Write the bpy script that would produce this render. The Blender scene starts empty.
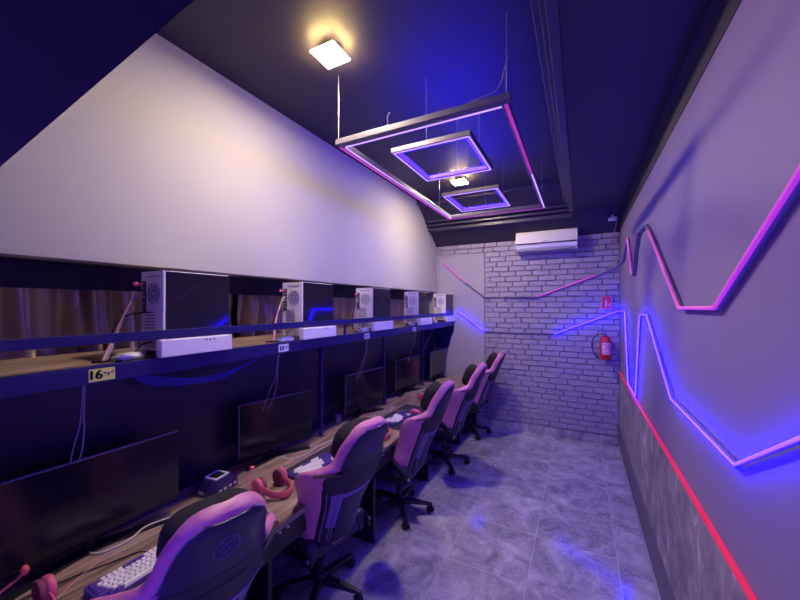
import bpy, bmesh, math, random
from mathutils import Vector, Matrix, Euler
random.seed(7)
S = bpy.context.scene
C = S.collection
PI = math.pi

# ------------------------------------------------------------------ camera, world, exposure
cam_d = bpy.data.cameras.new('camera'); cam = bpy.data.objects.new('camera', cam_d); C.objects.link(cam)
cam_d.sensor_width = 36.0; cam_d.lens = 346.0 / 800.0 * 36.0
cam_d.shift_y = 5.0 / 800.0
cam_d.clip_start = 0.02
cam.location = (0, 0, 2.0)
cam.rotation_euler = (PI / 2, 0, math.radians(27.5))
S.camera = cam
S.view_settings.view_transform = 'Standard'
S.view_settings.look = 'None'
S.view_settings.exposure = 0.0
S.view_settings.gamma = 1.0
S.view_settings.use_curve_mapping = False
W = bpy.data.worlds.new('world'); S.world = W; W.use_nodes = True
W.node_tree.nodes['Background'].inputs[0].default_value = (0.17, 0.07, 1.0, 1)
W.node_tree.nodes['Background'].inputs[1].default_value = 2.8

LAMP_E = 480.0          # ceiling panel emission
BLUE_FRAME_E = 105.0    # hung square frames, blue side
BLUE_WALL_E = 88.0     # zigzag strip on the walls

# ------------------------------------------------------------------ materials
def mat(name, col, rough=0.5, metal=0.0, spec=0.5, emis=None, estr=0.0, coat=0.0, noise=None, bump=None, sheen=0.0):
    m = bpy.data.materials.new(name); m.use_nodes = True
    nt = m.node_tree; b = nt.nodes['Principled BSDF']
    b.inputs['Base Color'].default_value = (*col, 1)
    b.inputs['Roughness'].default_value = rough
    b.inputs['Metallic'].default_value = metal
    b.inputs['Specular IOR Level'].default_value = spec
    b.inputs['Coat Weight'].default_value = coat
    b.inputs['Sheen Weight'].default_value = sheen
    if emis:
        b.inputs['Emission Color'].default_value = (*emis, 1)
        b.inputs['Emission Strength'].default_value = estr
    if noise or bump:
        tc = nt.nodes.new('ShaderNodeTexCoord')
    if noise:                       # (scale, col2, detail, stretch)
        sc, col2, det, st = noise
        mp = nt.nodes.new('ShaderNodeMapping'); mp.inputs['Scale'].default_value = st
        nz = nt.nodes.new('ShaderNodeTexNoise'); nz.inputs['Scale'].default_value = sc; nz.inputs['Detail'].default_value = det
        cr = nt.nodes.new('ShaderNodeValToRGB')
        cr.color_ramp.elements[0].position = 0.35; cr.color_ramp.elements[1].position = 0.65
        cr.color_ramp.elements[0].color = (*col, 1); cr.color_ramp.elements[1].color = (*col2, 1)
        nt.links.new(tc.outputs['Object'], mp.inputs['Vector']); nt.links.new(mp.outputs['Vector'], nz.inputs['Vector'])
        nt.links.new(nz.outputs['Fac'], cr.inputs['Fac']); nt.links.new(cr.outputs['Color'], b.inputs['Base Color'])
    if bump:                        # (scale, strength, distance)
        nz2 = nt.nodes.new('ShaderNodeTexNoise'); nz2.inputs['Scale'].default_value = bump[0]; nz2.inputs['Detail'].default_value = 5
        bp = nt.nodes.new('ShaderNodeBump'); bp.inputs['Strength'].default_value = bump[1]; bp.inputs['Distance'].default_value = bump[2]
        nt.links.new(tc.outputs['Object'], nz2.inputs['Vector'])
        nt.links.new(nz2.outputs['Fac'], bp.inputs['Height']); nt.links.new(bp.outputs['Normal'], b.inputs['Normal'])
    return m

M = {}
M['wall'] = mat('wall_paint', (0.40, 0.395, 0.40), 0.75, bump=(60, 0.08, 0.002))
M['rwall'] = mat('grey_wall_paint', (0.26, 0.205, 0.32), 0.62, bump=(60, 0.08, 0.002))
M['dark_ceil'] = mat('dark_ceiling_paint', (0.030, 0.024, 0.050), 0.6, bump=(40, 0.1, 0.002))
M['mould'] = mat('dark_moulding', (0.05, 0.042, 0.075), 0.4)
M['brick'] = mat('painted_brick', (0.31, 0.285, 0.36), 0.55, noise=(30, (0.37, 0.34, 0.42), 4, (1, 1, 1)), bump=(70, 0.35, 0.004))
M['mortar'] = mat('painted_mortar', (0.27, 0.25, 0.32), 0.7)
M['plaster'] = mat('smooth_plaster', (0.38, 0.36, 0.42), 0.65)
M['base'] = mat('skirting_board', (0.13, 0.11, 0.16), 0.45)
M['edge'] = mat('skirting_edge', (0.35, 0.33, 0.38), 0.35)
M['bluelit'] = mat('dark_steel_blue_light', (0.013, 0.008, 0.10), 0.42)  # dark grey steel, blue LED light mixed into its base colour
M['black'] = mat('black_plastic', (0.012, 0.011, 0.018), 0.4)
M['matte'] = mat('black_cloth', (0.012, 0.010, 0.012), 0.9, bump=(300, 0.3, 0.002))
M['panel'] = mat('dark_back_panel', (0.022, 0.018, 0.045), 0.35)
M['recess'] = mat('recess_board', (0.03, 0.026, 0.05), 0.5)
M['screen'] = mat('monitor_screen', (0.016, 0.014, 0.02), 0.16, spec=0.6)
M['bezel'] = mat('bezel_grey', (0.20, 0.18, 0.24), 0.35)
M['white'] = mat('white_plastic', (0.85, 0.84, 0.84), 0.4)
M['whitemetal'] = mat('white_metal', (0.80, 0.78, 0.80), 0.35)
M['glass'] = mat('dark_side_glass', (0.008, 0.007, 0.014), 0.06, spec=0.7)
M['fan'] = mat('fan_grey', (0.05, 0.045, 0.06), 0.4)
M['pink'] = mat('pink_leatherette', (0.62, 0.21, 0.37), 0.42, bump=(220, 0.12, 0.001))
M['dleather'] = mat('dark_leatherette', (0.020, 0.013, 0.055), 0.42, bump=(220, 0.12, 0.001))
M['dpanel'] = mat('black_leatherette', (0.012, 0.008, 0.03), 0.5)
M['piping'] = mat('grey_piping', (0.22, 0.18, 0.30), 0.5)
M['purpanel'] = mat('violet_leatherette', (0.22, 0.11, 0.42), 0.45)
M['emblem'] = mat('stitched_emblem', (0.10, 0.06, 0.22), 0.5)
M['hpink'] = mat('pink_headset_plastic', (0.75, 0.13, 0.24), 0.35)
M['hpad'] = mat('wine_ear_pad', (0.22, 0.04, 0.09), 0.7)
M['foam'] = mat('red_foam', (0.80, 0.12, 0.12), 0.9)
M['keyw'] = mat('white_keycap', (0.88, 0.86, 0.82), 0.45)
M['keyp'] = mat('violet_keycap', (0.10, 0.05, 0.32), 0.45)
M['kcase'] = mat('violet_keyboard_case', (0.07, 0.04, 0.25), 0.4)
M['pad'] = mat('dark_mouse_mat', (0.03, 0.025, 0.05), 0.85)
M['red'] = mat('red_enamel', (0.62, 0.02, 0.03), 0.3)
M['redline'] = mat('red_lit_trim', (0.7, 0.02, 0.04), 0.35, emis=(1.0, 0.012, 0.03), estr=0.4)
M['cablew'] = mat('white_cable', (0.7, 0.66, 0.6), 0.5)
M['cableg'] = mat('grey_cable', (0.30, 0.26, 0.36), 0.5)
M['cableb'] = mat('blue_cable', (0.04, 0.04, 0.55), 0.5)
M['cablep'] = mat('rose_cable', (0.60, 0.28, 0.32), 0.5)
M['cabled'] = mat('dark_cable', (0.03, 0.02, 0.03), 0.5)
M['alu'] = mat('aluminium_profile', (0.12, 0.11, 0.15), 0.4, metal=0.3)
M['chan'] = mat('grey_led_channel', (0.16, 0.14, 0.20), 0.4)
M['unlit'] = mat('unlit_diffuser', (0.30, 0.27, 0.36), 0.4)
M['wire'] = mat('steel_wire', (0.25, 0.23, 0.3), 0.4, metal=0.3)
M['lamp'] = mat('lamp_diffuser', (1, 1, 1), 0.5, emis=(1.0, 0.79, 0.62), estr=LAMP_E)
M['lamphalo'] = mat('added_halo_glow', (1, 1, 1), 0.5, emis=(1.0, 0.70, 0.22), estr=330.0)  # yellow emitter added to imitate the bloom halo round each lamp
M['ledblue'] = mat('blue_led_tube', (0.3, 0.2, 0.8), 0.5, emis=(0.0052, 0.0015, 1.0), estr=BLUE_WALL_E)
M['ledframe'] = mat('blue_led_bar', (0.3, 0.2, 0.8), 0.5, emis=(0.0018, 0.0005, 1.0), estr=BLUE_FRAME_E)
M['ledwhite'] = mat('pale_led_line', (0.5, 0.4, 0.8), 0.5, emis=(0.5, 0.28, 1.0), estr=1.5)
M['ledpink'] = mat('pink_led_tube', (0.7, 0.2, 0.5), 0.5, emis=(1.0, 0.035, 0.52), estr=0.33)
M['ledrose'] = mat('pink_led_line', (0.7, 0.2, 0.5), 0.5, emis=(0.65, 0.03, 0.60), estr=0.5)
M['yellow'] = mat('yellow_sticker', (0.85, 0.88, 0.16), 0.5)
M['ink'] = mat('dark_ink', (0.01, 0.01, 0.02), 0.6)
M['inkb'] = mat('blue_ink', (0.03, 0.03, 0.25), 0.6)
M['signred'] = mat('sign_red', (0.70, 0.03, 0.06), 0.4)
M['signw'] = mat('sign_white', (0.75, 0.55, 0.62), 0.4)
M['silver'] = mat('silver_plastic', (0.55, 0.52, 0.6), 0.25, metal=0.5)
M['hub'] = mat('dark_violet_gloss', (0.022, 0.012, 0.075), 0.12, coat=0.6)
M['curtain'] = mat('taupe_curtain', (0.60, 0.50, 0.30), 0.36, metal=0.55)
M['valance'] = mat('navy_valance', (0.018, 0.014, 0.05), 0.6)

def wood(name, c1, c2, c3):
    m = bpy.data.materials.new(name); m.use_nodes = True; nt = m.node_tree; b = nt.nodes['Principled BSDF']
    tc = nt.nodes.new('ShaderNodeTexCoord'); mp = nt.nodes.new('ShaderNodeMapping'); mp.inputs['Scale'].default_value = (14, 1.1, 14)
    nz = nt.nodes.new('ShaderNodeTexNoise'); nz.inputs['Scale'].default_value = 2.4; nz.inputs['Detail'].default_value = 8; nz.inputs['Distortion'].default_value = 0.6
    cr = nt.nodes.new('ShaderNodeValToRGB'); e = cr.color_ramp.elements
    e[0].position = 0.33; e[0].color = (*c1, 1); e[1].position = 0.68; e[1].color = (*c3, 1); k = e.new(0.5); k.color = (*c2, 1)
    b.inputs['Roughness'].default_value = 0.42
    nt.links.new(tc.outputs['Object'], mp.inputs['Vector']); nt.links.new(mp.outputs['Vector'], nz.inputs['Vector'])
    nt.links.new(nz.outputs['Fac'], cr.inputs['Fac']); nt.links.new(cr.outputs['Color'], b.inputs['Base Color'])
    bp = nt.nodes.new('ShaderNodeBump'); bp.inputs['Strength'].default_value = 0.12; bp.inputs['Distance'].default_value = 0.002
    nt.links.new(nz.outputs['Fac'], bp.inputs['Height']); nt.links.new(bp.outputs['Normal'], b.inputs['Normal'])
    return m
M['wood'] = wood('oak_laminate', (0.11, 0.072, 0.055), (0.27, 0.185, 0.14), (0.47, 0.36, 0.28))

def tile_mat():
    m = bpy.data.materials.new('stone_floor_tile'); m.use_nodes = True; nt = m.node_tree; b = nt.nodes['Principled BSDF']
    tc = nt.nodes.new('ShaderNodeTexCoord')
    mp = nt.nodes.new('ShaderNodeMapping'); mp.inputs['Location'].default_value = (0.34 + 3.0, 0.4 + 1.8, 0)
    nt.links.new(tc.outputs['Object'], mp.inputs['Vector'])
    br = nt.nodes.new('ShaderNodeTexBrick'); br.offset = 0.0; br.squash = 1.0
    br.inputs['Scale'].default_value = 1.0; br.inputs['Brick Width'].default_value = 0.6; br.inputs['Row Height'].default_value = 0.6
    br.inputs['Mortar Size'].default_value = 0.003; br.inputs['Mortar Smooth'].default_value = 0.1; br.inputs['Bias'].default_value = 0
    br.inputs['Color1'].default_value = (0.42, 0.42, 0.42, 1); br.inputs['Color2'].default_value = (0.58, 0.58, 0.58, 1); br.inputs['Mortar'].default_value = (0.5, 0.5, 0.5, 1)
    nt.links.new(mp.outputs['Vector'], br.inputs['Vector'])
    n1 = nt.nodes.new('ShaderNodeTexNoise'); n1.inputs['Scale'].default_value = 2.6; n1.inputs['Detail'].default_value = 9; n1.inputs['Roughness'].default_value = 0.68; n1.inputs['Distortion'].default_value = 1.2
    # every tile its own piece of stone
    vm = nt.nodes.new('ShaderNodeVectorMath'); vm.operation = 'MULTIPLY_ADD'
    nt.links.new(br.outputs['Color'], vm.inputs[0]); vm.inputs[1].default_value = (40, 40, 40); nt.links.new(tc.outputs['Object'], vm.inputs[2])
    nt.links.new(vm.outputs[0], n1.inputs['Vector'])
    cr = nt.nodes.new('ShaderNodeValToRGB'); e = cr.color_ramp.elements
    e[0].position = 0.34; e[0].color = (0.20, 0.19, 0.23, 1); e[1].position = 0.70; e[1].color = (0.56, 0.53, 0.59, 1)
    k = e.new(0.52); k.color = (0.35, 0.33, 0.38, 1)
    nt.links.new(n1.outputs['Fac'], cr.inputs['Fac'])
    n2 = nt.nodes.new('ShaderNodeTexNoise'); n2.inputs['Scale'].default_value = 5.5; n2.inputs['Detail'].default_value = 6; n2.inputs['Distortion'].default_value = 2.5
    nt.links.new(vm.outputs[0], n2.inputs['Vector'])
    c2 = nt.nodes.new('ShaderNodeValToRGB'); e = c2.color_ramp.elements
    e[0].position = 0.485; e[0].color = (0, 0, 0, 1); e[1].position = 0.53; e[1].color = (0, 0, 0, 1); k = e.new(0.507); k.color = (1, 1, 1, 1)
    nt.links.new(n2.outputs['Fac'], c2.inputs['Fac'])
    mx = nt.nodes.new('ShaderNodeMixRGB'); mx.inputs['Color2'].default_value = (0.68, 0.65, 0.70, 1)
    mul = nt.nodes.new('ShaderNodeMath'); mul.operation = 'MULTIPLY'; mul.inputs[1].default_value = 0.4
    nt.links.new(c2.outputs['Color'], mul.inputs[0]); nt.links.new(mul.outputs[0], mx.inputs['Fac']); nt.links.new(cr.outputs['Color'], mx.inputs['Color1'])
    mg = nt.nodes.new('ShaderNodeMixRGB'); mg.inputs['Color2'].default_value = (0.48, 0.46, 0.51, 1)
    nt.links.new(br.outputs['Fac'], mg.inputs['Fac']); nt.links.new(mx.outputs['Color'], mg.inputs['Color1'])
    nt.links.new(mg.outputs['Color'], b.inputs['Base Color'])
    b.inputs['Roughness'].default_value = 0.12; b.inputs['Specular IOR Level'].default_value = 0.55
    bp = nt.nodes.new('ShaderNodeBump'); bp.inputs['Strength'].default_value = 0.06; bp.inputs['Distance'].default_value = 0.002
    nt.links.new(n1.outputs['Fac'], bp.inputs['Height']); nt.links.new(bp.outputs['Normal'], b.inputs['Normal'])
    return m
M['floor'] = tile_mat()

def stone_mat():
    m = bpy.data.materials.new('rough_stone_wallpaper'); m.use_nodes = True; nt = m.node_tree; b = nt.nodes['Principled BSDF']
    tc = nt.nodes.new('ShaderNodeTexCoord'); mp = nt.nodes.new('ShaderNodeMapping'); mp.inputs['Scale'].default_value = (1, 1.25, 1.0)
    nz = nt.nodes.new('ShaderNodeTexNoise'); nz.inputs['Scale'].default_value = 5; nz.inputs['Detail'].default_value = 9; nz.inputs['Roughness'].default_value = 0.65; nz.inputs['Distortion'].default_value = 0.8
    cr = nt.nodes.new('ShaderNodeValToRGB'); e = cr.color_ramp.elements
    e[0].position = 0.38; e[0].color = (0.19, 0.16, 0.20, 1); e[1].position = 0.72; e[1].color = (0.85, 0.76, 0.80, 1)
    k = e.new(0.58); k.color = (0.36, 0.31, 0.36, 1)
    nt.links.new(tc.outputs['Object'], mp.inputs['Vector']); nt.links.new(mp.outputs['Vector'], nz.inputs['Vector'])
    nt.links.new(nz.outputs['Fac'], cr.inputs['Fac']); nt.links.new(cr.outputs['Color'], b.inputs['Base Color'])
    bp = nt.nodes.new('ShaderNodeBump'); bp.inputs['Strength'].default_value = 0.5; bp.inputs['Distance'].default_value = 0.01
    nt.links.new(nz.outputs['Fac'], bp.inputs['Height']); nt.links.new(bp.outputs['Normal'], b.inputs['Normal'])
    b.inputs['Roughness'].default_value = 0.55
    return m
M['stone'] = stone_mat()

# ------------------------------------------------------------------ mesh helpers
class MB:
    def __init__(s): s.bm = bmesh.new()
    def _add(s, b2, mtx=None):
        me = bpy.data.meshes.new('tmp'); b2.to_mesh(me); b2.free()
        if mtx is not None: me.transform(mtx)
        s.bm.from_mesh(me); bpy.data.meshes.remove(me); return s
    def box(s, x0, x1, y0, y1, z0, z1, bev=0.0, seg=2, mtx=None):
        b2 = bmesh.new(); bmesh.ops.create_cube(b2, size=1)
        bmesh.ops.scale(b2, vec=(x1 - x0, y1 - y0, z1 - z0), verts=b2.verts)
        bmesh.ops.translate(b2, vec=((x0 + x1) / 2, (y0 + y1) / 2, (z0 + z1) / 2), verts=b2.verts)
        if bev > 0: bmesh.ops.bevel(b2, geom=b2.edges[:], offset=bev, segments=seg, profile=0.5, affect='EDGES')
        return s._add(b2, mtx)
    def cyl(s, p0, p1, r0, r1=None, n=20):
        r1 = r0 if r1 is None else r1
        p0 = Vector(p0); p1 = Vector(p1); d = p1 - p0
        b2 = bmesh.new(); bmesh.ops.create_cone(b2, cap_ends=True, segments=n, radius1=r0, radius2=r1, depth=d.length)
        return s._add(b2, Matrix.Translation((p0 + p1) / 2) @ d.to_track_quat('Z', 'Y').to_matrix().to_4x4())
    def ball(s, c, r, sc=(1, 1, 1), n=20, mtx=None):
        b2 = bmesh.new(); bmesh.ops.create_uvsphere(b2, u_segments=n, v_segments=max(8, n // 2), radius=r)
        m = Matrix.Translation(c) @ Matrix.Diagonal((*sc, 1))
        return s._add(b2, (mtx @ m) if mtx is not None else m)
    def prism(s, pts, axis, a, b):          # polygon in the two other axes, extruded along axis from a to b
        def v(p, t):
            return {'x': (t, p[0], p[1]), 'y': (p[0], t, p[1]), 'z': (p[0], p[1], t)}[axis]
        b2 = bmesh.new()
        A = [b2.verts.new(v(p, a)) for p in pts]; B = [b2.verts.new(v(p, b)) for p in pts]
        b2.faces.new(A); b2.faces.new(B[::-1]); n = len(pts)
        for i in range(n): b2.faces.new((A[i], B[i], B[(i + 1) % n], A[(i + 1) % n]))
        bmesh.ops.recalc_face_normals(b2, faces=b2.faces)
        return s._add(b2)
    def lathe(s, prof, c=(0, 0, 0), n=28, mtx=None):
        b2 = bmesh.new(); rings = []
        for r, z in prof:
            rings.append([b2.verts.new((r * math.cos(2 * PI * i / n), r * math.sin(2 * PI * i / n), z)) for i in range(n)])
        for a, b in zip(rings, rings[1:]):
            for i in range(n): b2.faces.new((a[i], a[(i + 1) % n], b[(i + 1) % n], b[i]))
        b2.faces.new(rings[0][::-1]); b2.faces.new(rings[-1])
        m = Matrix.Translation(c)
        return s._add(b2, m if mtx is None else mtx @ m)
    def tube(s, pts, r, n=8, smooth=0, flat=None):
        P = [Vector(p) for p in pts]
        if smooth:
            Q = []
            for i in range(len(P) - 1):
                p0 = P[max(i - 1, 0)]; p1 = P[i]; p2 = P[i + 1]; p3 = P[min(i + 2, len(P) - 1)]
                for k in range(smooth):
                    t = k / smooth
                    Q.append(0.5 * ((2 * p1) + (p2 - p0) * t + (2 * p0 - 5 * p1 + 4 * p2 - p3) * t * t + (3 * p1 - p0 - 3 * p2 + p3) * t ** 3))
            Q.append(P[-1]); P = Q
        b2 = bmesh.new(); rings = []; up = None
        for i, p in enumerate(P):
            d = (P[min(i + 1, len(P) - 1)] - P[max(i - 1, 0)]).normalized()
            if up is None: up = Vector((0, 0, 1)) if abs(d.z) < 0.9 else Vector((1, 0, 0))
            sd = d.cross(up).normalized(); up = sd.cross(d).normalized()
            k = 1.0
            if 0 < i < len(P) - 1 and not smooth:
                a = (p - P[i - 1]).normalized(); k = 1.0 / max(0.5, a.dot(d))
            ra, rb = (r, r) if flat is None else flat
            rings.append([b2.verts.new(p + k * ra * math.cos(2 * PI * j / n) * sd + rb * math.sin(2 * PI * j / n) * up) for j in range(n)])
        for a, b in zip(rings, rings[1:]):
            for j in range(n): b2.faces.new((a[j], a[(j + 1) % n], b[(j + 1) % n], b[j]))
        b2.faces.new(rings[0][::-1]); b2.faces.new(rings[-1])
        bmesh.ops.recalc_face_normals(b2, faces=b2.faces)
        return s._add(b2)
    def grid(s, rows):                       # rows of points -> surface
        b2 = bmesh.new(); R = [[b2.verts.new(p) for p in r] for r in rows]
        for a, b in zip(R, R[1:]):
            for i in range(len(a) - 1): b2.faces.new((a[i], a[i + 1], b[i + 1], b[i]))
        return s._add(b2)
    def loops(s, rings, caps=True):          # closed rings joined into a skin
        b2 = bmesh.new(); R = [[b2.verts.new(p) for p in r] for r in rings]; n = len(R[0])
        for a, b in zip(R, R[1:]):
            for i in range(n): b2.faces.new((a[i], a[(i + 1) % n], b[(i + 1) % n], b[i]))
        if caps: b2.faces.new(R[0][::-1]); b2.faces.new(R[-1])
        bmesh.ops.recalc_face_normals(b2, faces=b2.faces)
        return s._add(b2)
    def xf(s, m): bmesh.ops.transform(s.bm, matrix=m, verts=s.bm.verts); return s
    def build(s, name, m, parent=None, smooth=True, ang=35):
        me = bpy.data.meshes.new(name); s.bm.to_mesh(me); s.bm.free()
        me.materials.append(m if not isinstance(m, str) else M[m])
        if smooth:
            me.shade_smooth(); me.set_sharp_from_angle(angle=math.radians(ang))
        o = bpy.data.objects.new(name, me); C.objects.link(o)
        if parent is not None: o.parent = parent
        return o

def tag(o, label=None, cat=None, group=None, kind=None):
    if label: o['label'] = label
    if cat: o['category'] = cat
    if group: o['group'] = group
    if kind: o['kind'] = kind
    return o
def thing(name, label, cat, loc=(0, 0, 0), rz=0.0, group=None):
    o = bpy.data.objects.new(name, None); C.objects.link(o); o.empty_display_size = 0.1
    o.location = loc; o.rotation_euler = (0, 0, rz)
    return tag(o, label, cat, group)
def struct(o): o['kind'] = 'structure'; return o
def copy_tree(o, parent=None):
    c = o.copy(); C.objects.link(c)
    if parent is not None: c.parent = parent
    for ch in list(o.children): copy_tree(ch, c)
    return c
def place(proto, used, loc, rz, label):
    o = proto if not used else copy_tree(proto)
    o.location = loc; o.rotation_euler = (0, 0, rz); o['label'] = label
    return o
def text_mesh(txt, size, ext):
    cu = bpy.data.curves.new('t', 'FONT'); cu.body = txt; cu.size = size; cu.extrude = ext; cu.align_x = 'CENTER'; cu.align_y = 'CENTER'; cu.offset = size * 0.015
    ob = bpy.data.objects.new('t', cu); C.objects.link(ob)
    bpy.context.view_layer.update()
    me = bpy.data.meshes.new_from_object(ob.evaluated_get(bpy.context.evaluated_depsgraph_get()))
    bpy.data.objects.remove(ob); bpy.data.curves.remove(cu)
    return me

# ------------------------------------------------------------------ the setting
YF, YB = -1.2, 5.80          # front end, back wall
XL, XR = -2.27, 0.50
struct(MB().box(-2.9, 0.7, YF, 6.0, -0.1, 0.0).build('floor', 'floor', smooth=False))
struct(MB().box(XR, XR + 0.12, YF, 6.0, 0.0, 3.06).build('wall_right', 'rwall', smooth=False))
struct(MB().box(XR - 0.004, XR + 0.12, YF, 6.0, 3.06, 3.5).build('trim_1', 'dark_ceil', smooth=False))
struct(MB().box(XR - 0.006, XR, YF, 5.74, 0.28, 1.055).build('trim_2', 'stone', smooth=False))
struct(MB().box(XR - 0.016, XR, YF, 5.73, 0.0, 0.28, 0.003).build('baseboard_right', 'base', smooth=False))
struct(MB().box(XR - 0.028, XR - 0.016, YF, 5.72, 0.0, 0.022, 0.003).build('trim_3', 'edge', smooth=False))
# upper left wall stops above the computer shelf; below it a deep curtained recess
struct(MB().box(XL - 0.15, XL, YF, 6.0, 2.23, 3.75).build('wall_left', 'wall', smooth=False))
struct(MB().box(-2.86, XL - 0.15, YF, 6.0, 2.23, 2.33).build('trim_4', 'recess', smooth=False))
struct(MB().box(-2.86, -2.76, YF, 6.0, 0.0, 2.35).build('wall_recess', 'recess', smooth=False))
struct(MB().box(-2.42, -2.335, YF, 5.80, 0.0, 1.64).build('wall_lower_left', 'panel', smooth=False))
# back wall: flat core, plaster field, brick cladding
struct(MB().box(-2.9, 0.62, YB, YB + 0.15, 0.0, 3.75).build('wall_back', 'mortar', smooth=False))
pl = MB()
pl.box(-2.76, -1.416, 5.765, YB, 0.0, 2.87)
pl.box(-2.265, -2.215, 5.755, 5.766, 0.0, 2.87, 0.003).box(-2.215, -1.416, 5.757, 5.766, 2.83, 2.87, 0.003)
struct(pl.build('trim_5', 'plaster', smooth=False))
bk = MB()
def brick_row(x0, x1, z, h, off):
    x = x0 - off
    while x < x1:
        L = 0.25; a, b = max(x, x0) + 0.005, min(x + L, x1) - 0.005
        if b - a > 0.02:
            d = 0.030 + random.uniform(-0.006, 0.008); e = 0.006
            yo = YB; yi = YB - d
            j = [random.uniform(-0.0025, 0.0025) for _ in range(4)]
            b2 = bmesh.new()
            o_ = [b2.verts.new(p) for p in ((a, yo, z + 0.004), (b, yo, z + 0.004), (b, yo, z + h - 0.004), (a, yo, z + h - 0.004))]
            m_ = [b2.verts.new(p) for p in ((a, yi + e, z + 0.004 + j[0]), (b, yi + e, z + 0.004 + j[1]), (b, yi + e, z + h - 0.004 + j[2]), (a, yi + e, z + h - 0.004 + j[3]))]
            f_ = [b2.verts.new(p) for p in ((a + e, yi + j[1], z + 0.004 + e), (b - e, yi + j[2], z + 0.004 + e), (b - e, yi + j[3], z + h - 0.004 - e), (a + e, yi + j[0], z + h - 0.004 - e))]
            for A, B in ((o_, m_), (m_, f_)):
                for i in range(4): b2.faces.new((A[i], A[(i + 1) % 4], B[(i + 1) % 4], B[i]))
            b2.faces.new(f_); bmesh.ops.recalc_face_normals(b2, faces=b2.faces)
            bk._add(b2)
        x += L
z = 0.135; r = 0
while z + 0.08 <= 3.05:
    off = (0.0, 0.107, 0.05, 0.16)[r % 4]
    brick_row(-1.416, XR, z, 0.083, off)
    if z > 2.86: brick_row(XL, -1.416, z, 0.083, 0.06 + off)
    z += 0.083; r += 1
struct(bk.build('trim_6', 'brick', smooth=False))
struct(MB().box(-2.2, XR - 0.02, 5.745, YB, 0.0, 0.125, 0.003).build('baseboard_back', 'floor', smooth=False))
# ceiling: raised field, slope at the back, lower strip along the right wall
struct(MB().box(XL - 0.15, -0.1, YF, 4.9, 3.64, 3.75).build('ceiling', 'dark_ceil', smooth=False))
sl = MB()
sl.prism([(4.9, 3.64), (5.40, 3.285), (5.765, 3.03), (5.95, 3.03), (5.95, 3.75), (4.9, 3.75)], 'x', XL, -0.1)
sl.prism([(5.38, 3.30), (5.765, 3.03), (5.95, 3.03), (5.95, 3.30)], 'x', -0.1, XR)
struct(sl.build('ceiling_slope', 'dark_ceil', smooth=False))
struct(MB().box(-0.1, 0.62, YF, 5.95, 3.30, 3.75).build('ceiling_right', 'dark_ceil', smooth=False))
mo = MB()
for x0, x1, z0, z1 in ((-0.135, -0.085, 3.285, 3.335), (-0.165, -0.1, 3.345, 3.375), (-0.205, -0.1, 3.40, 3.425), (-0.13, -0.1, 3.44, 3.64)):
    mo.box(x0, x1, YF, 5.36, z0, z1, 0.004)
struct(mo.build('trim_7', 'mould', smooth=False))
mo = MB()
for y0, y1, z0, z1 in ((5.385, 5.43, 3.235, 3.285), (5.31, 5.38, 3.30, 3.33), (5.24, 5.31, 3.35, 3.375), (4.93, 5.0, 3.565, 3.60)):
    mo.box(XL, -0.1, y0, y1, z0, z1, 0.004)
struct(mo.build('trim_8', 'mould', smooth=False))
# sloping underside of the stairs, near left corner
struct(MB().prism([(-0.62, 0.845), (1.09, 3.635), (-0.62, 3.635)], 'x', XL, -1.2).build('ceiling_stair', 'dark_ceil', smooth=False))
# red lit trim along the stone panel
tr = MB().box(XR - 0.02, XR, YF, 5.73, 1.049, 1.066, 0.004)
struct(tr.build('trim_9', 'redline', smooth=False))

# ------------------------------------------------------------------ curtains in the recess
def curtain(y0, y1, seed, label):
    rnd = random.Random(seed); ph = [rnd.uniform(0, 6) for _ in range(4)]; rows = []
    for k in range(15):
        zz = 2.20 - 0.50 * k / 14; row = []
        for i in range(161):
            s = i / 160; y = y0 + (y1 - y0) * s
            w = 0.05 * math.sin(38 * s + ph[0] + 0.6 * math.sin(3 * zz + ph[1])) + 0.022 * math.sin(83 * s + ph[2] + zz * 4) + 0.018 * math.sin(9 * s + zz * 14 + ph[3])
            row.append((-2.66 + w * (0.6 + 0.5 * k / 14), y, zz))
        rows.append(row)
    t = thing('curtain', label, 'curtain', group='curtains in the recess behind the shelf')
    MB().grid(rows).build('cloth', 'curtain', t, ang=80)
    MB().box(-2.60, -2.585, y0 - 0.005, y1 + 0.005, 2.09, 2.228).build('valance', 'valance', t)
    return t
for a in ((-0.55, 0.93, 1, 'taupe curtain at the left end of the recess, left of the first computer'),
          (0.94, 2.0, 2, 'grey curtain hanging between the first and second computers'),
          (2.01, 3.05, 3, 'grey curtain hanging between the second and third computers'),
          (3.06, 4.25, 4, 'grey curtain hanging between the third and fourth computers'),
          (4.26, 5.70, 5, 'grey curtain hanging behind the two farthest computers')):
    curtain(*a)

# ------------------------------------------------------------------ computer shelf with rail and posts
SZ = 1.725
sh = thing('computer_shelf', 'long dark steel shelf with wooden board and guard rail above the desk', 'shelf', (0, 0, 0))
MB().box(-2.60, -1.962, -0.6, 5.755, SZ - 0.035, SZ - 0.004, 0.002).build('board', 'wood', sh, smooth=False)
MB().box(-1.962, -1.935, -0.6, 5.755, 1.645, SZ, 0.003).build('fascia', 'bluelit', sh, smooth=False)
MB().box(-1.962, -1.937, -0.6, 5.72, 1.822, 1.868, 0.003).build('guard_rail', 'bluelit', sh, smooth=False)
for y in (0.3, 2.62, 5.72):
    MB().box(-1.958, -1.941, y, y + 0.02, SZ - 0.01, 1.83).build('rail_bracket', 'bluelit', sh, smooth=False)
for y in (0.2, 2.50, 3.66, 4.84):
    MB().box(-2.155, -2.125, y, y + 0.035, 0.782, 1.69, 0.003).box(-2.165, -2.115, y - 0.01, y + 0.045, 0.78, 0.786).build('post', 'bluelit', sh, smooth=False)
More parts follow.
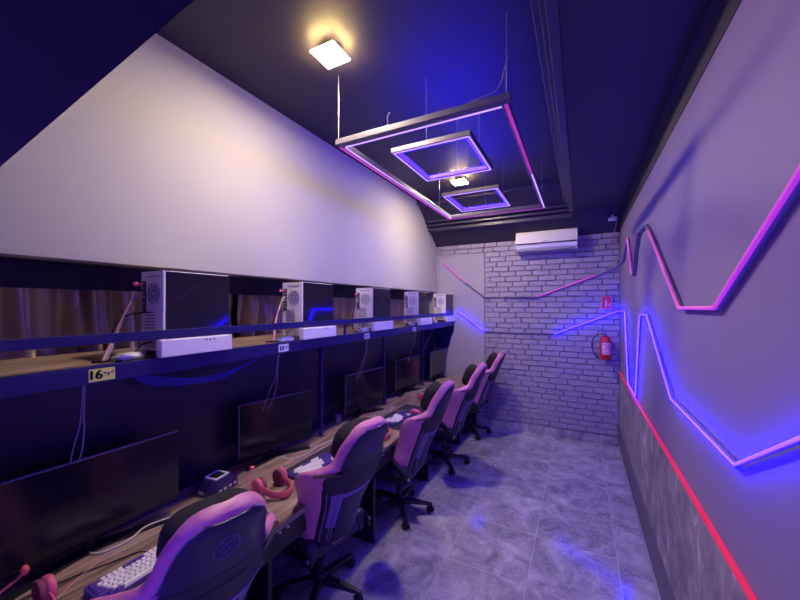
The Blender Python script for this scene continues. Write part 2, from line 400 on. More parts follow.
gus = MB().prism([(-1.94, 1.70), (-1.94, 1.56), (-2.0, 1.42), (-2.05, 1.25), (-2.30, 1.25), (-2.30, 1.70)], 'y', 5.725, 5.752)
gus.build('end_bracket', 'bluelit', sh, smooth=False)

# ------------------------------------------------------------------ desk
DZ = 0.78
dk = thing('gaming_desk', 'long wooden topped computer desk running along the left wall', 'desk', (0, 0, 0))
MB().box(-2.33, -1.48, -0.6, 5.72, DZ - 0.035, DZ, 0.003).build('desktop', 'wood', dk, smooth=False)
MB().box(-1.53, -1.505, -0.6, 5.72, 0.60, DZ - 0.035, 0.002).build('front_rail', 'black', dk, smooth=False)
for y in (-0.5, 1.36, 2.46, 3.62, 4.78, 5.66):
    MB().box(-2.30, -1.53, y, y + 0.03, 0.0, DZ - 0.035, 0.002).build('end_panel', 'black', dk, smooth=False)
for y in (1.42, 1.48, 2.56, 3.02, 3.58):
    MB().cyl((-1.507, y, 0.715), (-1.499, y, 0.715), 0.007).build('bolt_cap', 'whitemetal', dk)

# ------------------------------------------------------------------ computers
def make_pc():
    t = thing('computer_tower', '', 'computer', group='computers on the shelf')
    D, Wd, H = 0.385, 0.212, 0.462           # along y, along x (glass side at x = 0), height
    c = MB()
    c.box(-Wd, 0, 0.0, 0.014, 0.03, H, 0.003)                 # rear frame
    c.box(-Wd, -Wd + 0.006, 0.0, D, 0.03, H, 0.002)            # far side
    c.box(-Wd, 0, 0.0, D, H - 0.014, H, 0.003).box(-Wd, 0, 0, D, 0.03, 0.04)
    c.box(-0.012, 0.001, 0.0, 0.012, 0.03, H, 0.002)
    c.build('case', 'whitemetal', t, smooth=False)
    MB().box(-0.006, 0.002, 0.014, D, 0.10, H - 0.004, 0.001).build('side_glass', 'glass', t, smooth=False)
    MB().box(-Wd + 0.004, 0.0, D - 0.02, D + 0.008, 0.03, H, 0.004).build('front_panel', 'black', t, smooth=False)
    f = MB().box(-Wd + 0.01, -0.01, 0.016, D - 0.02, 0.04, 0.11)
    f.build('power_supply_cover', 'fan', t, smooth=False)
    # base cover with three small sockets
    s = MB().box(0.002, 0.05, -0.035, D - 0.01, 0.004, 0.096, 0.006).build('base_cover', 'white', t, smooth=False)
    for i in range(3): MB().box(0.048, 0.0512, 0.205 + i * 0.024, 0.211 + i * 0.024, 0.073, 0.085).build('socket', 'ink', s, smooth=False)
    r = MB().box(-Wd + 0.012, -Wd + 0.05, -0.003, 0.001, 0.24, 0.41, 0.001)
    r.build('port_plate', 'ink', t, smooth=False)
    for i, (z0, h) in enumerate(((0.39, 0.012), (0.365, 0.014), (0.34, 0.012), (0.31, 0.018), (0.28, 0.014), (0.255, 0.014))):
        MB().box(-Wd + 0.018, -Wd + 0.042, -0.007, -0.001, z0, z0 + h, 0.001).build('port', 'silver', t, smooth=False)
    g = MB()
    for i in range(9):
        a = 2 * PI * i / 9
        g.tube([(-0.085 + 0.012 * math.cos(a), -0.003, 0.34 + 0.012 * math.sin(a)), (-0.085 + 0.052 * math.cos(a + .5), -0.003, 0.34 + 0.052 * math.sin(a + .5))], 0.0022, 5)
    for rr in (0.02, 0.04, 0.056):
        g.tube([(-0.085 + rr * math.cos(2 * PI * i / 24), -0.003, 0.34 + rr * math.sin(2 * PI * i / 24)) for i in range(25)], 0.002, 5)
    g.build('fan_grille', 'bezel', t)
    for i in range(6): MB().box(-0.17, -0.075, -0.003, 0.001, 0.150 + i * 0.017, 0.156 + i * 0.017).build('expansion_slot', 'bezel', t, smooth=False)
    MB().box(-0.15, -0.03, -0.003, 0.001, 0.43, 0.436).build('vent_slot', 'bezel', t, smooth=False)
    MB().box(-0.185, -0.04, -0.003, 0.001, 0.045, 0.13, 0.002).build('power_supply', 'silver', t, smooth=False)
    for sx in (-0.19, -0.03):
        for yy in (0.01, D - 0.06): MB().box(sx, sx + 0.02, yy, yy + 0.04, 0, 0.032, 0.003).build('foot', 'black', t, smooth=False)
    MB().cyl((-Wd + 0.02, -0.035, 0.392), (-Wd + 0.02, -0.004, 0.392), 0.008, n=10).ball((-Wd + 0.02, -0.036, 0.392), 0.013).build('plug', 'hpink', t)
    # fans behind the glass, seen faintly
    for zz in (0.18, 0.30, 0.41 - 0.02):
        fr = MB(); fr.tube([(-0.02, D - 0.10 + 0.05 * math.cos(2 * PI * i / 24), zz + 0.05 * math.sin(2 * PI * i / 24)) for i in range(25)], 0.004, 6); fr.build('fan_ring', 'fan', t)
    return t
pc = make_pc()
PCS = [(1.046, 'white-framed computer tower with dark glass side, nearest the camera on the shelf'),
       (2.079, 'second white-backed computer tower along the shelf from the camera'),
       (3.129, 'third white-backed computer tower, middle one on the shelf'),
       (4.303, 'fourth white-backed computer tower along the shelf, next to last'),
       (5.37, 'farthest white-backed computer tower, at the shelf end by the plaster wall')]
for i, (y, l) in enumerate(PCS): place(pc, i, (-1.96 if i < 4 else -1.955, y, SZ - 0.004 + 0.001), 0, l)

# cables behind each computer
def cables(y, label, full):
    t = thing('cable_bundle', label, 'cable', (0, 0, 0), group='cable bundles behind the computers')
    x0 = -2.145
    MB().tube([(x0, y - 0.006, 2.06), (x0 + 0.03, y - 0.06, 2.04), (x0 + 0.05, y - 0.13, 1.90), (x0 + 0.09, y - 0.19, 1.78), (x0 + 0.11, y - 0.22, 1.728)], 0.006, 6, 6).build('cable', 'cableg', t)
    MB().tube([(x0, y - 0.006, 2.04), (x0 + 0.03, y - 0.07, 2.02), (x0 + 0.06, y - 0.15, 1.88), (x0 + 0.10, y - 0.21, 1.77), (x0 + 0.13, y - 0.24, 1.728)], 0.006, 6, 6).build('cable', 'cablep', t)
    if full:
        MB().tube([(x0 + 0.07, y - 0.006, 1.96), (x0 + 0.05, y - 0.09, 1.95), (x0 + 0.04, y - 0.15, 1.90), (x0 + 0.06, y - 0.18, 1.76), (x0 + 0.1, y - 0.16, 1.728)], 0.005, 6, 6).build('cable', 'cabled', t)
        MB().tube([(x0 + 0.09, y - 0.006, 1.80), (x0 + 0.10, y - 0.06, 1.79), (x0 + 0.13, y - 0.12, 1.74), (x0 + 0.17, y - 0.20, 1.728)], 0.005, 6, 6).build('cable', 'cabled', t)
names = ('first', 'second', 'third', 'fourth', 'farthest')
for i, (y, l) in enumerate(PCS):
    cables(y, 'grey and rose cables running down the back of the %s computer' % names[i], i < 3)

# white boxes on the shelf by the computers
ad = thing('power_adapter', 'white adapter lying on the shelf by the cables of the nearest computer', 'adapter', (-2.03, 0.92, SZ), 0.35, 'white adapters on the shelf')
MB().box(-0.03, 0.03, -0.07, 0.07, 0.0, 0.024, 0.01, 3).box(-0.022, 0.022, -0.05, 0.06, 0.022, 0.034, 0.006, 3).build('body', 'white', ad)
MB().tube([(0, -0.07, 0.012), (0.01, -0.11, 0.01), (-0.03, -0.16, 0.008)], 0.005, 6, 5).build('lead', 'cabled', ad)
for i, (y, l) in enumerate(((1.93, 'white adapter on the shelf in front of the second computer back'),
                            (3.0, 'white adapter on the shelf in front of the third computer back'),
                            (4.16, 'white adapter on the shelf in front of the fourth computer back'),
                            (5.0, 'white adapter on the shelf between the two farthest computers'))):
    place(ad, 1, (-1.99, y, SZ), 0.05 * i, l)

# ------------------------------------------------------------------ station stickers on the fascia
def wing_mark(mb, cx, cz, s):
    # little winged diamond
    X = -1.9325
    def poly(pts, th=0.0006):
        mb.prism([(cx + a * s, cz + b * s) for a, b in pts], 'x', X, X + th)
    poly([(-0.22, 0.15), (0, 0.34), (0.22, 0.15), (0, -0.45)])
    poly([(-0.28, 0.28), (-0.95, 0.55), (-0.75, 0.2), (-0.45, 0.05)])
    poly([(0.28, 0.28), (0.95, 0.55), (0.75, 0.2), (0.45, 0.05)])
for i, (y0, y1, z0, z1, l, col) in enumerate(((0.724, 0.822, 1.655, 1.712, 'yellow sticker numbered 16 on the shelf edge', 'yellow'),
      (1.814, 1.911, 1.657, 1.712, 'second number sticker on the shelf edge, below the second computer', 'white'),
      (2.938, 3.031, 1.657, 1.708, 'third number sticker on the shelf edge, below the third computer', 'white'),
      (4.075, 4.175, 1.657, 1.706, 'farthest number sticker on the shelf edge, below the fourth computer', 'white'))):
    t = thing('number_sticker', l, 'sticker', (0, 0, 0), group='number stickers on the shelf edge')
    MB().box(-1.9355, -1.933, y0, y1, z0, z1).build('sheet', col, t, smooth=False)
    cy = y0 + (y1 - y0) * 0.74; cz = (z0 + z1) / 2; h = z1 - z0
    mb = MB(); wing_mark(mb, cy, cz, h * 0.42); mb.build('winged_emblem', 'inkb', t, smooth=False)
    if i == 0:
        me = text_mesh('16', h * 0.95, 0.0004)
        mtx = Matrix.Translation((-1.9325, y0 + (y1 - y0) * 0.235, cz)) @ Matrix(((0, 0, 1, 0), (1, 0, 0, 0), (0, 1, 0, 0), (0, 0, 0, 1)))
        b2 = bmesh.new()
        for dy in (-0.0016, 0.0, 0.0016):
            m2 = me.copy(); m2.transform(Matrix.Translation((0, dy, 0)) @ mtx); b2.from_mesh(m2); bpy.data.meshes.remove(m2)
        b2.to_mesh(me); b2.free(); me.materials.append(M['ink'])
        o = bpy.data.objects.new('number_lettering', me); C.objects.link(o); o.parent = t
    else:
        mb = MB()
        for k in range(2): mb.box(-1.933, -1.932, y0 + 0.012 + k * 0.022, y0 + 0.026 + k * 0.022, z0 + 0.01, z1 - 0.012)
        mb.build('number_mark', 'inkb', t, smooth=False)

# ------------------------------------------------------------------ monitors
MW, MH = 0.69, 0.395
def make_monitor():
    t = thing('monitor', '', 'monitor', group='monitors on the desk')
    MB().box(-0.034, 0.0, -MW / 2, MW / 2, 0.09, 0.09 + MH, 0.004).build('housing', 'black', t, smooth=False)
    MB().box(-0.0005, 0.002, -MW / 2 + 0.006, MW / 2 - 0.006, 0.108, 0.09 + MH - 0.006).build('screen', 'screen', t, smooth=False)
    b = MB()
    b.box(-0.012, 0.003, -MW / 2, MW / 2, 0.09 + MH - 0.006, 0.09 + MH + 0.001, 0.001)
    b.box(-0.012, 0.003, -MW / 2 - 0.001, -MW / 2 + 0.005, 0.09, 0.09 + MH, 0.001)
    b.build('bezel', 'bezel', t, smooth=False)
    MB().box(-0.075, -0.034, -0.10, 0.10, 0.16, 0.36, 0.012).build('rear_housing', 'black', t, smooth=False)
    MB().tube([(-0.07, 0, 0.22), (-0.085, 0, 0.12), (-0.075, 0, 0.012)], 0.02, 10, 4).build('stand_neck', 'black', t)
    f = MB()
    f.prism([(-0.10, -0.03), (-0.10, 0.03), (0.01, 0.30), (0.045, 0.29), (-0.035, 0.0), (0.045, -0.29), (0.01, -0.30)], 'z', 0.0, 0.012)
    f.build('stand_foot', 'black', t, smooth=False)
    return t
mon = make_monitor()
MONS = [((-2.115, 0.43), (-2.09, 1.205), 'large black monitor nearest the camera, cut by the left edge'),
        ((-2.21, 1.67), (-2.06, 2.335), 'second monitor from the camera, beside the dark violet box'),
        ((-2.16, 2.915), (-2.07, 3.557), 'third monitor from the camera, middle one of the row'),
        ((-2.15, 4.0), (-2.09, 4.653), 'fourth monitor from the camera, before the farthest one'),
        ((-2.06, 5.0), (-2.05, 5.65), 'farthest monitor on the desk, by the plaster wall')]
for i, (a, b, l) in enumerate(MONS):
    ang = math.atan2(-(b[0] - a[0]), b[1] - a[1])
    o = place(mon, i, ((a[0] + b[0]) / 2, (a[1] + b[1]) / 2, DZ), ang, l)
    o.scale = (1, 1.12 if i == 0 else 0.92, 1)

# ------------------------------------------------------------------ chairs
PROF = [(0.00, .20), (0.03, .228), (0.10, .236), (0.20, .236), (0.29, .246), (0.38, .274), (0.45, .308), (0.51, .312), (0.555, .292), (0.59, .240),
        (0.63, .200), (0.68, .181), (0.74, .170), (0.80, .156), (0.845, .136), (0.873, .112), (0.892, .085), (0.900, .045)]
def interp(h):
    for (a, u), (b, v) in zip(PROF, PROF[1:]):
        if a <= h <= b: return (u + (v - u) * (h - a) / (b - a)) * 1.08
    return PROF[-1][1]
def bend(h):
    if h < 0.30: return 0.15
    if h < 0.50: return 0.15 + 0.02 * math.sin((h - 0.30) / 0.20 * PI / 2)
    if h < 0.64: return 0.17 - 0.13 * (0.5 - 0.5 * math.cos((h - 0.50) / 0.14 * PI))
    return 0.04 - 0.025 * min(1.0, max(0.0, (h - 0.72) / 0.12))
def thick(h):
    t = 0.10 if h < 0.5 else 0.10 - 0.015 * min(1, (h - 0.5) / 0.15)
    if h < 0.03: t *= 0.75
    if h > 0.85: t *= max(0.3, 1 - ((h - 0.85) / 0.055) ** 2 * 0.55)
    return t
ANG = math.radians(22); BX, BZ = 0.17, 0.46
def bp(s, h, side, off=0.0, wscale=1.0):
    """a point of the backrest: s across -1..1, h up the back, side +1 rear / -1 front"""
    w = interp(h) * wscale; p = 5.0
    ht = thick(h) / 2 * max(0.0, 1 - abs(s) ** p) ** (1 / 2.6)
    xl = -bend(h) * abs(s) ** 2.4 - 0.02 * math.sin(PI * min(1, h / 0.5)) + side * (ht + off)
    x = BX + h * math.sin(ANG) + xl * math.cos(ANG); zz = BZ + h * math.cos(ANG) - xl * math.sin(ANG)
    return (x, s * w, zz)
def patch(h0, h1, s_of, off, side=1, nh=36, ns=24):
    rows = []
    for i in range(nh + 1):
        h = h0 + (h1 - h0) * i / nh; sm = s_of(h)
        rows.append([bp(math.sin(math.asin(sm) * (-1 + 2 * j / ns)), h, side, off) for j in range(ns + 1)])
    # close with a skirt so the pad has thickness
    sk = []
    for i in range(nh + 1):
        h = h0 + (h1 - h0) * i / nh; sm = s_of(h)
        sk.append([bp(math.sin(math.asin(sm) * (-1 + 2 * j / ns)), h, side, off - 0.008) for j in range(ns + 1)])
    mb = MB(); mb.grid(rows)
    ring = [rows[0][j] for j in range(ns + 1)] + [rows[i][ns] for i in range(1, nh + 1)] + [rows[nh][j] for j in range(ns - 1, -1, -1)] + [rows[i][0] for i in range(nh - 1, 0, -1)]
    rin = [sk[0][j] for j in range(ns + 1)] + [sk[i][ns] for i in range(1, nh + 1)] + [sk[nh][j] for j in range(ns - 1, -1, -1)] + [sk[i][0] for i in range(nh - 1, 0, -1)]
    mb.loops([ring, rin], caps=False)
    bmesh.ops.remove_doubles(mb.bm, verts=mb.bm.verts, dist=0.0004)
    bmesh.ops.recalc_face_normals(mb.bm, faces=mb.bm.faces)
    return mb
def make_chair():
    t = thing('gaming_chair', '', 'chair', group='gaming chairs along the desk')
    # backrest shell
    rings = []
    hs = [p[0] for p in PROF]; H = []
    for a, b in zip(hs, hs[1:]): H += [a, a + (b - a) * .25, (a + b) / 2, a + (b - a) * .75]
    H.append(hs[-1])
    N = 28
    for h in H:
        ring = []
        ss = [math.sin(PI / 2 * (-1 + 2 * j / N)) for j in range(N + 1)]
        ring += [bp(s, h, 1) for s in ss]
        ring += [bp(s, h, -1) for s in ss[::-1][1:-1]]
        rings.append(ring)
    back = MB().loops(rings).build('backrest', 'pink', t, ang=70)
    patch(0.635, 0.880, lambda h: 0.90 if h < 0.84 else 0.90 - 0.22 * ((h - 0.84) / 0.05) ** 2, 0.005).build('head_panel', 'dleather', back, ang=60)
    patch(0.575, 0.632, lambda h: 0.84, 0.005, nh=10).build('neck_panel', 'dpanel', back, ang=60)
    patch(0.02, 0.57, lambda h: 0.72 if h < 0.49 else 0.72 + 0.10 * (h - 0.49) / 0.08, 0.005).build('rear_panel', 'dpanel', back, ang=60)
    patch(0.16, 0.44, lambda h: 0.58, 0.009).build('rear_inset', 'purpanel', back, ang=60)
    patch(0.10, 0.40, lambda h: 0.36, 0.013).build('rear_pad', 'dleather', back, ang=60)
    for so in (0.44, 0.50, 0.66):
        for sg in (-1, 1):
            MB().tube([bp(sg * so, 0.06 + 0.40 * k / 14, 1, 0.011) for k in range(15)], 0.0035, 6).build('piping', 'piping', back)
    for sg in (-1, 1):
        pts = [bp(sg * (0.91 if h < 0.84 else 0.91 - 0.22 * ((h - 0.84) / 0.05) ** 2), h, 1, 0.005) for h in [0.62 + 0.260 * k / 16 for k in range(17)]]
        MB().tube(pts, 0.003, 6).build('edge_piping', 'piping', back)
        # black strap slots beside the neck
        MB().tube([bp(sg * 0.97, 0.56, 1, 0.004), bp(sg * 0.88, 0.585, 1, 0.008), bp(sg * 0.72, 0.605, 1, 0.008)], 0.012, 8, 3, flat=(0.016, 0.007)).build('strap_slot', 'black', back)
    # emblem: shield outline with a lightning stroke
    def e(sy, h): return bp(sy / interp(h), h, 1, 0.006)
    em = MB()
    em.tube([e(0.045 * math.sin(a) * (1 - 0.25 * math.cos(a)), 0.765 + 0.048 * math.cos(a)) for a in [2 * PI * k / 28 for k in range(29)]], 0.0028, 6)
    em.tube([e(0.02, 0.795), e(-0.018, 0.765), e(0.016, 0.762), e(-0.016, 0.730)], 0.0028, 6)
    em.tube([e(0.03, 0.75), e(0.0, 0.785), e(-0.03, 0.755)], 0.002, 6)
    em.build('emblem', 'emblem', back)
    # front pad
    patch(0.06, 0.54, lambda h: 0.55, 0.004, side=-1).build('front_pad', 'dpanel', back, ang=60)
    # headrest pillow
    c = bp(0, 0.70, -1, 0.055)
    pm = Matrix.Translation(c) @ Matrix.Rotation(ANG, 4, 'Y')
    rows = []
    def pil(u, v):
        ex = 0.62
        f = lambda q: math.copysign(abs(q) ** ex, q)
        return (0.070 * f(math.cos(v)) * f(math.cos(u)), 0.165 * f(math.cos(v)) * f(math.sin(u)), 0.125 * f(math.sin(v)))
    rg = [[pil(2 * PI * i / 32, -PI / 2 + PI * k / 16) for i in range(32)] for k in range(1, 16)]
    MB().loops(rg).xf(pm).build('head_pillow', 'matte', t, ang=80)
    # lumbar pillow
    c = bp(0, 0.19, -1, 0.03); pm = Matrix.Translation(c) @ Matrix.Rotation(ANG, 4, 'Y') @ Matrix.Diagonal((0.9, 0.95, 0.85, 1))
    MB().loops(rg).xf(pm).build('lumbar_pillow', 'matte', t, ang=80)
    # seat
    MB().box(-0.30, 0.20, -0.19, 0.19, 0.40, 0.49, 0.035, 4).build('seat', 'dleather', t)
    for sg in (-1, 1):
        y0, y1 = (0.165, 0.262) if sg > 0 else (-0.262, -0.165)
        MB().box(-0.29, 0.20, y0, y1, 0.39, 0.535, 0.035, 4).build('seat_bolster', 'dleather', t)
    # recline brackets
    for sg in (-1, 1):
        y = sg * 0.255
        MB().box(0.02, 0.235, y - 0.012, y + 0.012, 0.42, 0.475, 0.008).tube([(0.215, y, 0.45), bp(sg * 1.03, 0.10, 1, -0.03), bp(sg * 1.03, 0.22, 1, -0.02)], 0.016, 8, 4, flat=(0.012, 0.03)).build('recline_bracket', 'black', t)
        MB().cyl((0.215, y + sg * 0.010, 0.46), (0.215, y + sg * 0.02, 0.46), 0.013, n=14).build('bracket_bolt', 'silver', t)
    # mechanism, gas lift, star base
    MB().box(-0.16, 0.14, -0.10, 0.10, 0.365, 0.405, 0.01).tube([(0.0, -0.08, 0.375), (0.02, -0.2, 0.36), (0.02, -0.29, 0.37)], 0.006, 8, 4).build('tilt_mechanism', 'black', t)
    MB().cyl((0, 0, 0.09), (0, 0, 0.24), 0.028).cyl((0, 0, 0.24), (0, 0, 0.37), 0.018).build('gas_lift', 'black', t)
    MB().lathe([(0.03, 0.075), (0.05, 0.08), (0.05, 0.125), (0.035, 0.14), (0.03, 0.14)]).build('base_hub', 'black', t)
    for k in range(5):
        a = math.radians(18 + 72 * k); ca, sa = math.cos(a), math.sin(a)
        mt = Matrix.Rotation(a, 4, 'Z')
        lg = MB().loops([[(x, w * y_, z_ + hh * q) for y_, q in ((-1, -1), (1, -1), (0.7, 1), (-0.7, 1))]
                         for x, w, z_, hh in ((0.03, 0.032, 0.10, 0.022), (0.15, 0.026, 0.098, 0.017), (0.28, 0.020, 0.088, 0.011), (0.315, 0.017, 0.083, 0.009))]).xf(mt)
        leg = lg.build('base_leg', 'black', t, smooth=False)
        cc = Vector((0.30, 0, 0.029))
        cs = MB().cyl((0.295, -0.028, 0.03), (0.295, -0.008, 0.03), 0.029, n=22).cyl((0.295, 0.008, 0.03), (0.295, 0.028, 0.03), 0.029, n=22).cyl((0.295, -0.01, 0.03), (0.295, 0.01, 0.03), 0.009)
        cs.tube([(0.262, 0, 0.034), (0.272, 0, 0.06), (0.30, 0, 0.068), (0.325, 0, 0.055)], 0.007, 8, 4, flat=(0.014, 0.006)).cyl((0.30, 0, 0.06), (0.30, 0, 0.085), 0.008)
        tw = Matrix.Translation(mt @ cc) @ Matrix.Rotation(0.9 + 1.3 * k, 4, 'Z') @ Matrix.Translation(-cc)
        cs.xf(Matrix.Translation((0, 0, 0))); cs.xf(Matrix.Translation(mt @ cc) @ Matrix.Rotation(a + 0.4 * ((k * 7) % 5 - 2), 4, 'Z') @ Matrix.Translation(-cc))
        cs.build('caster', 'black', leg)
    return t
ch = make_chair()
CH = [((-1.59, 0.91), -0.22, 'pink and black gaming chair nearest the camera, cut by the bottom edge'),
      ((-1.61, 1.88), -0.17, 'second gaming chair from the camera, turned back with violet emblem'),
      ((-1.56, 2.99), 0.04, 'third gaming chair from the camera, middle of the row'),
      ((-1.53, 4.13), 0.06, 'fourth gaming chair from the camera, before the farthest one'),
      ((-1.53, 5.30), 0.06, 'farthest gaming chair, close to the brick wall')]
for i, (p, rz, l) in enumerate(CH): place(ch, i, (p[0], p[1], 0.001), rz, l)

# ------------------------------------------------------------------ keyboards
def make_keyboard():
    t = thing('keyboard', '', 'keyboard', group='white and violet keyboards on the desk')
    L, Wd = 0.40, 0.145               # along y, along x; local +x is the typist's edge
    MB().prism([(-Wd / 2, 0.0), (-Wd / 2, 0.030), (Wd / 2, 0.020), (Wd / 2, 0.0)], 'y', -L / 2, L / 2).build('case', 'kcase', t, smooth=False)
    def key(mb, r, y0, y1):
        x0 = -Wd / 2 + 0.008 + r * 0.0218; x1 = x0 + 0.0198; zt = 0.030 - 0.0685 * (x0 + Wd / 2) ; h = 0.010
        mb.loops([[(x0, y0, zt - 0.002), (x1, y0, zt - 0.002), (x1, y1, zt - 0.002), (x0, y1, zt - 0.002)],
                  [(x0 + 0.0025, y0 + 0.003, zt + h), (x1 - 0.003, y0 + 0.003, zt + h - 0.001), (x1 - 0.003, y1 - 0.003, zt + h - 0.001), (x0 + 0.0025, y1 - 0.003, zt + h)]])
    u = (L - 0.016) / 18.5
    rows = [[('p', 1), ('s', 1)] + [('w', 1)] * 4 + [('p', 1)] * 4 + [('w', 1)] * 4 + [('s', .5), ('p', 1), ('p', 1), ('p', 1)],
            [('p', 1)] + [('w', 1)] * 12 + [('p', 2), ('s', .5), ('p', 1), ('p', 1), ('p', 1)],
            [('p', 1.5)] + [('w', 1)] * 12 + [('p', 1.5), ('s', .5), ('p', 1), ('p', 1), ('p', 1)],
            [('p', 1.75)] + [('w', 1)] * 11 + [('p', 2.25)],
            [('p', 2.25)] + [('w', 1)] * 10 + [('p', 2.75), ('s', 1.5), ('w', 1)],
            [('p', 1.25), ('p', 1.25), ('p', 1.25), ('w', 6.25), ('p', 1.25), ('p', 1.25), ('p', 1.25), ('p', 1.25), ('s', .5), ('w', 1), ('w', 1), ('w', 1)]]
    for r, row in enumerate(rows):
        y = -L / 2 + 0.008
        for k, n in row:
            if k != 's':
                mb = MB(); key(mb, r, y + 0.0004, y + n * u - 0.0004); mb.build('keycap', 'keyw' if k == 'w' else 'keyp', t, smooth=False)
            y += n * u
    return t
kb = make_keyboard()
for i, (p, rz, l) in enumerate((((-1.775, 0.875), 0.0, 'white and violet keyboard left of the nearest chair'),
                                ((-1.75, 1.99), -0.02, 'white and violet keyboard behind the second chair'),
                                ((-1.71, 3.22), -0.03, 'white and violet keyboard on the far mat with the pink mouse'))):
    place(kb, i, (p[0], p[1], DZ + (0.0045 if i else 0.001)), rz, l)

# mouse mats
for (x0, x1, y0, y1, l) in ((-1.93, -1.56, 1.84, 2.62, 'dark mouse mat under the keyboard by the second chair'),
                            (-1.90, -1.545, 2.98, 3.80, 'large dark mouse mat under the pink mouse')):
    tag(MB().box(x0, x1, y0, y1, DZ, DZ + 0.004, 0.001).build('mouse_mat', 'pad', smooth=False), l, 'mouse mat', 'mouse mats on the desk')
# mouse
ms = thing('mouse', 'pink computer mouse on the large dark mat', 'mouse', (-1.655, 3.55, DZ + 0.005), 0.15)
mb = MB(); rg = []
for k in range(13):
    s = k / 12; x = -0.062 + 0.124 * s; w = 0.034 * (math.sin(PI * (0.06 + 0.88 * s)) ** 0.5) * (1 - 0.10 * math.cos(2 * PI * s)); h = 0.040 * math.sin(PI * (0.08 + 0.84 * (s ** 0.8))) ** 0.7
    rg.append([(x, w * math.cos(PI * j / 12), h * math.sin(PI * j / 12) ** 0.8 if 0 < j < 12 else 0.0) for j in range(13)])
mb.loops(rg); mb.build('body', 'hpink', ms, ang=60)
MB().cyl((-0.035, -0.004, 0.033), (-0.035, 0.004, 0.033), 0.009, n=14).build('scroll_wheel', 'hpad', ms)
MB().tube([(-0.06, 0, 0.012), (-0.12, 0.02, 0.004), (-0.22, -0.02, 0.003), (-0.38, 0.05, 0.0)], 0.0022, 6, 5).build('cord', 'cablep', ms)

# ------------------------------------------------------------------ headsets
def make_headset():
    t = thing('headset', '', 'headset', group='pink headsets on the desk')
    band = []
    for k in range(25):
        a = -PI * 0.60 + PI * 1.20 * k / 24
        band.append((0.10 * math.cos(a) - 0.005, 0.072 * math.sin(a), 0.026 + 0.018 * (1 - math.cos(a)) * 0.8))
    MB().tube(band, 0.01, 10, 0, flat=(0.0075, 0.021)).build('headband', 'hpink', t, ang=60)
    inner = [(0.90 * p[0] - 0.002, 0.90 * p[1], p[2]) for p in band[4:21]]
    MB().tube(inner, 0.01, 10, 0, flat=(0.005, 0.015)).build('band_pad', 'hpad', t, ang=60)
    for sg in (-1, 1):
        cx, cz = -0.062, 0.047
        R = Matrix.Translation((cx, sg * 0.066, cz + 0.004)) @ Matrix.Rotation(-sg * PI / 2, 4, 'X') @ Matrix.Diagonal((1.15, 1.25, 1, 1))
        e = MB().lathe([(0.0005, -0.002), (0.030, 0.0), (0.040, 0.008), (0.0405, 0.020), (0.036, 0.028), (0.018, 0.031), (0.0005, 0.031)], n=28, mtx=R)
        cup = e.build('ear_cup', 'hpink', t, ang=60)
        R2 = Matrix.Translation((cx, sg * 0.066, cz + 0.004)) @ Matrix.Rotation(sg * PI / 2, 4, 'X') @ Matrix.Diagonal((1.15, 1.2, 1, 1))
        MB().lathe([(0.0005, -0.001), (0.038, 0.0), (0.041, 0.008), (0.038, 0.017), (0.026, 0.019), (0.022, 0.012), (0.0005, 0.011)], n=28, mtx=R2).build('ear_cushion', 'hpad', cup, ang=60)
    mic = MB().tube([(-0.085, -0.10, 0.05), (-0.12, -0.105, 0.075), (-0.145, -0.085, 0.105), (-0.15, -0.06, 0.125)], 0.0035, 7, 5).build('mic_boom', 'hpink', t)
    MB().ball((-0.150, -0.055, 0.130), 0.012, (1, 1.3, 1)).build('mic_foam', 'foam', mic)
    MB().tube([(-0.09, -0.095, 0.02), (-0.16, -0.12, 0.004), (-0.24, -0.06, 0.003), (-0.33, -0.10, 0.003)], 0.0022, 6, 5).build('cord', 'cablep', t)
    return t
hs_ = make_headset()
for i, (p, rz, l) in enumerate((((-1.745, 1.62), -0.1, 'pink headset lying on the desk between the first two chairs'),
                                ((-1.86, 0.50), 0.0, 'pink headset with red foam microphone in the bottom left corner'),
                                ((-1.64, 2.76), -0.5, 'pink headset half hidden by the second chair head'),
                                ((-1.76, 4.06), 2.6, 'pink headset on the desk between the third chair and fourth monitor'))):
    o = place(hs_, i, (p[0], p[1], DZ + 0.001), rz, l); o.scale = (1.12, 1.12, 1.12)
    if i == 1:
        o.location.z = DZ + 0.001
        for c_ in o.children:
            if c_.name.startswith('mic_boom'):
                f_ = c_.children[0]
                bpy.data.objects.remove(f_); bpy.data.objects.remove(c_)
        mi = MB().tube([(-0.085, -0.085, 0.05), (-0.10, -0.05, 0.09), (-0.09, 0.005, 0.125), (-0.082, 0.02, 0.14)], 0.004, 7, 5)
        mi = mi.build('mic_boom', 'hpink', o)
        bpy.context.view_layer.update()
        MB().ball((-0.080, 0.026, 0.152), 0.013, (0.9, 0.9, 1.35)).build('mic_foam', 'foam', mi)

# ------------------------------------------------------------------ glossy dark box on the desk, small cup
hb = thing('dock_box', 'dark violet glossy box with white-framed square top between the first two monitors', 'gadget', (-2.135, 1.475, DZ + 0.001), 0.15)
rg = []
for z_, s in ((0.0, 0.90), (0.012, 1.0), (0.045, 1.0), (0.075, 0.80), (0.088, 0.70)):
    a, b = 0.09 * s, 0.115 * s; c_ = 0.03 * s
    rg.append([(a, -b + c_, z_), (a, b - c_, z_), (a - c_, b, z_), (-a + c_, b, z_), (-a, b - c_, z_), (-a, -b + c_, z_), (-a + c_, -b, z_), (a - c_, -b, z_)])
MB().loops(rg).build('body', 'hub', hb, smooth=False)
fr = MB()
for a in ((-0.05, 0.05, -0.055, -0.043), (-0.05, 0.05, 0.043, 0.055), (-0.05, -0.039, -0.043, 0.043), (0.039, 0.05, -0.043, 0.043)): fr.box(*a, 0.088, 0.096, 0.002)
fr.build('top_frame', 'white', hb, smooth=False)
